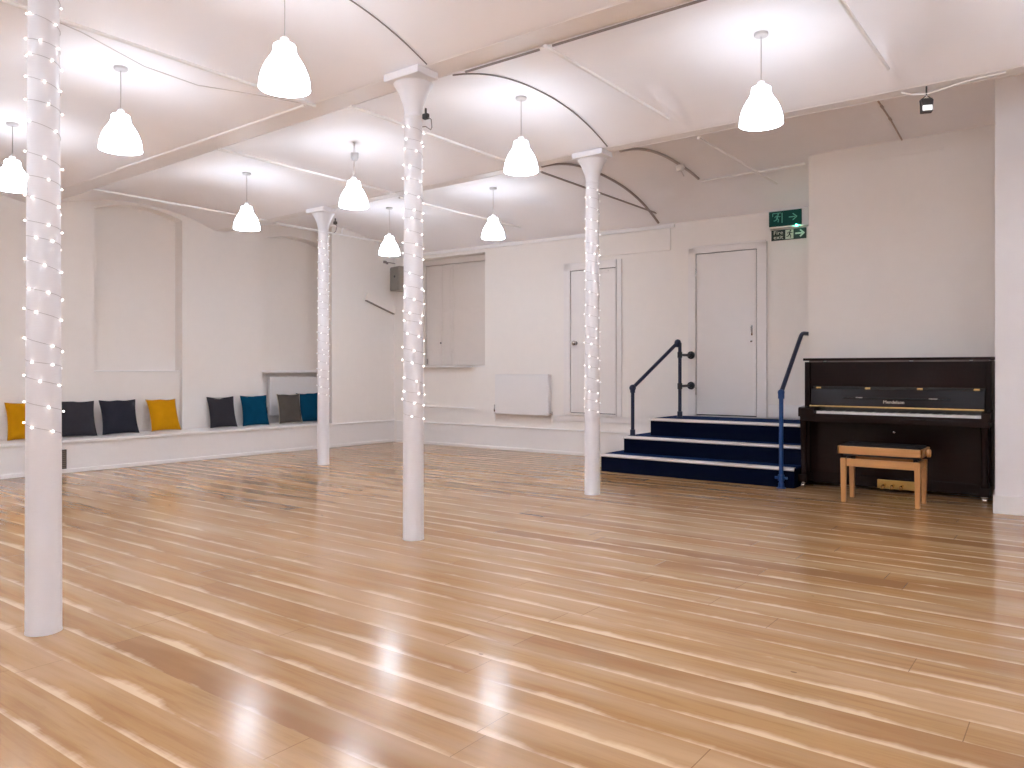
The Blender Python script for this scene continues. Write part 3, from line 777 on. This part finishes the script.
m = MB(); q = Vector(R_((-2.445, 7.640, .10))); m.tube([q + Vector((0, 0, -.03)), q + Vector((0, 0, .03))], .030, 14); m.tube([q + Vector((-.06, 0, 0)), q + Vector((.06, 0, 0))], .014, 10); m.build('clamp_bracket', BLUE, h2, True)

# ------------------------------------------------------------------ upright piano
px, py = -1.512, 7.77
pn = empty('upright_piano', (px, py, 0), 0, 'polished dark mahogany upright piano standing in the wall niche', 'piano')
Q = MB
def PB(name, mat, x0, x1, y0, y1, z0, z1, bev=.004, parent=None):
    m = MB(); m.box(x0, x1, y0, y1, z0, z1, bev); return m.build(name, mat, parent or pn)
HW = .79
PB('side_panel', PIANO, -HW - .026, -HW + .025, .235, .585, .07, 1.235); PB('side_panel', PIANO, HW - .045, HW, .235, .585, .07, 1.235)
PB('back_frame', PIANO, -HW + .02, HW - .04, .40, .575, .07, 1.235)
PB('lid', PIANOF, -HW - .035, HW + .035, .205, .590, 1.248, 1.272, .006)
m = MB(); m.box(-HW + .02, -HW + .15, .228, .26, 1.232, 1.25); m.box(-HW + .185, -HW + .92, .228, .26, 1.232, 1.25)
m.box(-HW + .96, HW - .17, .228, .26, 1.232, 1.25); m.box(HW - .14, HW - .02, .228, .26, 1.232, 1.25)
m.build('lid_glint_strip', paint('lid_edge_painted_glint', (.16, .12, .11), .25, .5, .05, 0, coat=.5), pn)  # lighter colour paints in the reflection along the lid's front strip
PB('upper_panel', PIANOF, -HW + .024, HW - .044, .262, .30, .985, 1.236, .003)
fb = PB('fallboard', PIANOF, -HW + .028, HW - .05, .0, .022, .0, .165, .004)
fb.location = (0, .238, .808); fb.rotation_euler = (math.radians(-9), 0, 0)
PB('desk_slot', EBONY, -HW + .05, HW - .05, .255, .275, .968, .995, .002)
for hx in (-2.195, -1.74, -1.291, -.835):
    m = MB(); m.box(hx - px - .024, hx - px + .024, .246, .258, .968, .988, .003); m.tube([(hx - px - .024, .246, .978), (hx - px + .024, .246, .978)], .005, 8); m.build('hinge', BRASS, pn)
m = MB(); m.box(-.45, .47, .222, .245, .880, .890, .002); m.build('music_ledge', EBONY, pn)
m = MB(); m.box(-.33, -.27, .220, .226, .886, .893); m.box(.30, .37, .220, .226, .886, .893); m.build('ledge_catch', CHROME, pn)
PB('brass_hinge_strip', BRASS, -HW + .03, HW - .052, .205, .228, .790, .806, .003)
PB('key_bed', PIANOF, -HW - .005, HW + .005, .0, .40, .655, .712, .006)
PB('key_slip', PIANOF, -HW + .13, HW - .055, .008, .034, .705, .734, .004)
PB('name_board', EBONY, -HW + .06, HW - .06, .185, .26, .70, .79, .003)
for sx in (-1, 1):
    x0 = -HW - .02 if sx < 0 else HW - .055
    m = MB(); m.prismx([(.0, .70), (.0, .775), (.02, .79), (.25, .80), (.25, .70)], x0, x0 + (.15 if sx < 0 else .07)); m.build('arm', PIANOF, pn)
# keys: 52 white, 36 black
kx0, kx1 = -.648, .730
kw = (kx1 - kx0) / 52
m = MB()
for k in range(52): m.box(kx0 + k * kw + .0006, kx0 + (k + 1) * kw - .0006, .036, .195, .722, .757, .0015, 1)
m.build('white_keys', IVORY, pn)
m = MB()
pat = [1, 0, 1, 1, 0, 1, 1]           # gaps after A, C, D, F, G
for k in range(51):
    if (k % 7) in (0, 2, 3, 5, 6):
        c = kx0 + (k + 1) * kw; m.box(c - .0065, c + .0065, .095, .195, .755, .769, .002, 1)
m.build('black_keys', EBONY, pn)
PB('lower_panel', PIANOF, -HW + .02, HW - .04, .29, .32, .13, .655, .004)
PB('bottom_rail', PIANO, -HW + .02, HW - .02, .26, .40, .035, .135, .004)
for sx in (-1, 1):
    x = -(HW - .012) if sx < 0 else HW - .035
    m = MB(); m.tube([(x, .075, .135), (x, .075, .16), (x, .075, .19), (x, .075, .62), (x, .075, .655)], [.030, .036, .026, .034, .040], 4 * 5); m.build('leg', PIANO, pn, True)
    m = MB(); m.box(x - .042, x + .042, .02, .30, .055, .135, .008); m.build('toe_block', PIANO, pn)
    m = MB(); m.box(x - .025, x + .025, .035, .085, .045, .057, .002); m.tube([(x - .016, .055, .024), (x + .016, .055, .024)], .024, 16); m.build('caster', CHROME, pn, True)
m = MB(); m.box(-.145, .180, .252, .262, .028, .112, .004); pplate = m.build('pedal_plate', paint('dull_brass', (.62, .38, .11), .4, .4, .08, 0, metal=.6), pn)
for k in (-.075, .0, .078):
    m = MB(); m.tube([(k, .25, .066), (k, .20, .066), (k, .16, .060), (k, .135, .056)], [.010, .011, .020, .018], 12); m.build('pedal', BRASS, pplate, True)
m = MB(); m.lathe([(.013, 0), (.013, .008), (.008, .014), (.002, .015)], seg=16); m.build('panel_catch', CHROME, pn, True, (-.005, .29, .565), (PI / 2, 0, 0))
def text_mesh(body, size, mat, parent, loc, rot, depth=.0006, name='lettering', sx=1):
    cu = bpy.data.curves.new('txt', 'FONT'); cu.body = body; cu.size = size; cu.extrude = depth
    cu.align_x = 'CENTER'; cu.align_y = 'CENTER'; cu.space_line = .82; cu.resolution_u = 3
    o = bpy.data.objects.new('txt', cu); COL.objects.link(o)
    dg = bpy.context.evaluated_depsgraph_get(); dg.update()
    me = bpy.data.meshes.new_from_object(o.evaluated_get(dg))
    bpy.data.objects.remove(o); bpy.data.curves.remove(cu)
    me.materials.clear(); me.materials.append(mat)
    t = bpy.data.objects.new(name, me); COL.objects.link(t); t.parent = parent
    t.location = loc; t.rotation_euler = rot; t.scale = (sx, 1, 1)
    return t
text_mesh('Mendelson', .042, paint('gilt_lettering', (.85, .68, .55), .35, .5, .02, 0), fb, (0, -.0012, .042), (PI / 2, 0, 0), name='maker_lettering')

# ------------------------------------------------------------------ piano stool (adjustable bench)
bn = empty('piano_bench', (-1.466, 7.345, 0), 0, 'light wood adjustable piano bench with black padded top, in front of the piano', 'bench')
m = MB(); m.box(-.320, .315, -.165, .165, .475, .507, .014, 3); m.build('seat_pad', LEATHER, bn, True)
m = MB()
m.box(-.338, .333, -.182, -.160, .424, .492, .006); m.box(-.338, .333, .160, .182, .424, .492, .006)
m.box(-.338, -.316, -.182, .182, .424, .492, .006); m.box(.311, .333, -.182, .182, .424, .492, .006); sfr = m.build('seat_frame', BEECH, bn)
m = MB(); m.box(-.30, .30, -.14, .14, .405, .428); m.box(-.28, -.25, -.10, .10, .36, .41); m.box(.25, .28, -.10, .10, .36, .41); m.build('lift_mechanism', DARKGAP, bn)
m = MB(); m.tube([(.333, -.06, .458), (.345, -.06, .458)], .012, 12); m.tube([(.345, -.06, .458), (.349, -.06, .458), (.372, -.06, .458), (.377, -.06, .458)], [.027, .034, .034, .027], 20); m.build('height_knob', BEECH, sfr, True)
for sy in (-1, 1):
    PB('apron_rail', BEECH, -.27, .27, sy * .145 - .011, sy * .145 + .011, .315, .382, .004, bn)
m = MB(); m.box(-.300, -.280, -.13, .13, .315, .382, .004); m.box(.280, .300, -.13, .13, .315, .382, .004); m.build('end_rail', BEECH, bn)
for sx in (-1, 1):
    for sy in (-1, 1):
        m = MB(); b = bmesh.new(); bmesh.ops.create_cube(b, size=1)
        for v in b.verts:
            top = v.co.z > 0; hw = .024 if top else .0175
            v.co = Vector((sx * .292 + (hw if v.co.x > 0 else -hw), sy * .150 + (hw if v.co.y > 0 else -hw), .385 if top else 0))
        bmesh.ops.bevel(b, geom=list(b.edges), offset=.003, segments=2, affect='EDGES')
        m.merge(b); m.build('leg', BEECHV, bn)

# ------------------------------------------------------------------ exit signs
def man(m, cx, cz, s, y0, y1):
    P = lambda x, z: (cx + x * s, cz + z * s)
    n = 14
    m.prism([P(.10 + .085 * math.cos(2 * PI * k / n), .40 + .085 * math.sin(2 * PI * k / n)) for k in range(n)], y0, y1)
    for a, b, w in (((.06, .29), (-.02, .0), .15), ((.05, .28), (-.16, .22), .07), ((-.16, .22), (-.24, .08), .065), ((.07, .27), (.20, .14), .07), ((.20, .14), (.33, .20), .06),
                    ((-.02, .02), (.14, -.13), .09), ((.14, -.13), (.08, -.38), .08), ((-.03, .02), (-.12, -.18), .09), ((-.12, -.18), (-.34, -.22), .075)):
        m.strip(P(*a), P(*b), w * s, y0, y1)
def arrow(m, x0, x1, z, h, w, y0, y1):
    m.strip((x0, z), (x1 - h * .3, z), w, y0, y1)
    m.strip((x1 - h * .62, z + h / 2), (x1, z - w * .2), w, y0, y1); m.strip((x1 - h * .62, z - h / 2), (x1, z + w * .2), w, y0, y1)
es = empty('exit_light', onback(6.09, -.075, 2.79), BACK_RZ, 'dark green emergency exit light box with running man and glowing green dot', 'exit sign')
m = MB(); m.box(-.185, .26, -.0, .075, -.012, .19, .006); m.build('housing', WHITEP, es)
m = MB(); m.box(-.18, .185, -.012, .0, .005, .178, .003); m.build('sign_panel', SIGNG, es)
m = MB(); man(m, -.085, .095, .115, -.0145, -.0115)
m.strip((-.135, .155), (-.045, .155), .008, -.0145, -.0115); m.strip((-.135, .155), (-.135, .12), .008, -.0145, -.0115); m.strip((-.03, .155), (-.03, .04), .01, -.0145, -.0115)
m.build('running_man', SIGNL, es)
m = MB(); arrow(m, .045, .135, .098, .075, .011, -.0145, -.0115); m.build('arrow', SIGNL, es)
m = MB(); m.sphere((.131, -.016, -.004), .011, 12, 8); m.build('indicator_lamp', LEDG, es, True)
fs = empty('exit_sign', onback(6.11, -.004, 2.645), BACK_RZ, 'flat dark green Fire exit plate with white arrow, under the exit light box', 'exit sign')
m = MB(); m.box(-.195, .195, -.006, .004, 0, .122, .002); m.build('plate', SIGND, fs)
m = MB(); m.box(-.035, .055, -.0075, -.006, .008, .114); m.build('door_symbol', SIGNW, fs)
m = MB(); man(m, .012, .060, .105, -.009, -.0074); m.build('running_man', SIGND, fs)
m = MB(); arrow(m, .075, .175, .064, .075, .017, -.0085, -.006); m.build('arrow', SIGNW, fs)
text_mesh('Fire\nexit', .062, SIGNW, fs, (-.115, -.0068, .062), (PI / 2, 0, 0), name='lettering', sx=1.15)

# ------------------------------------------------------------------ light, camera, view
w = bpy.data.worlds.new('World'); S.world = w; w.use_nodes = True
w.node_tree.nodes['Background'].inputs[0].default_value = (.9, .92, 1, 1); w.node_tree.nodes['Background'].inputs[1].default_value = .02

cam = bpy.data.cameras.new('Camera'); co = bpy.data.objects.new('Camera', cam); COL.objects.link(co)
co.location = (0, 0, 1.16); co.rotation_euler = (PI / 2, 0, math.radians(36.9))
cam.sensor_fit = 'HORIZONTAL'; cam.sensor_width = 36; cam.lens = 775 / 1024 * 36
cam.shift_y = -14.5 / 1024; cam.clip_start = .05
S.camera = co
vs = S.view_settings; vs.view_transform = 'Standard'; vs.look = 'None'; vs.gamma = 1; vs.exposure = EXPOSURE; vs.use_curve_mapping = False
S.cycles.use_denoising = True
S.cycles.max_bounces = 10; S.cycles.diffuse_bounces = 6
S.cycles.sample_clamp_indirect = 8
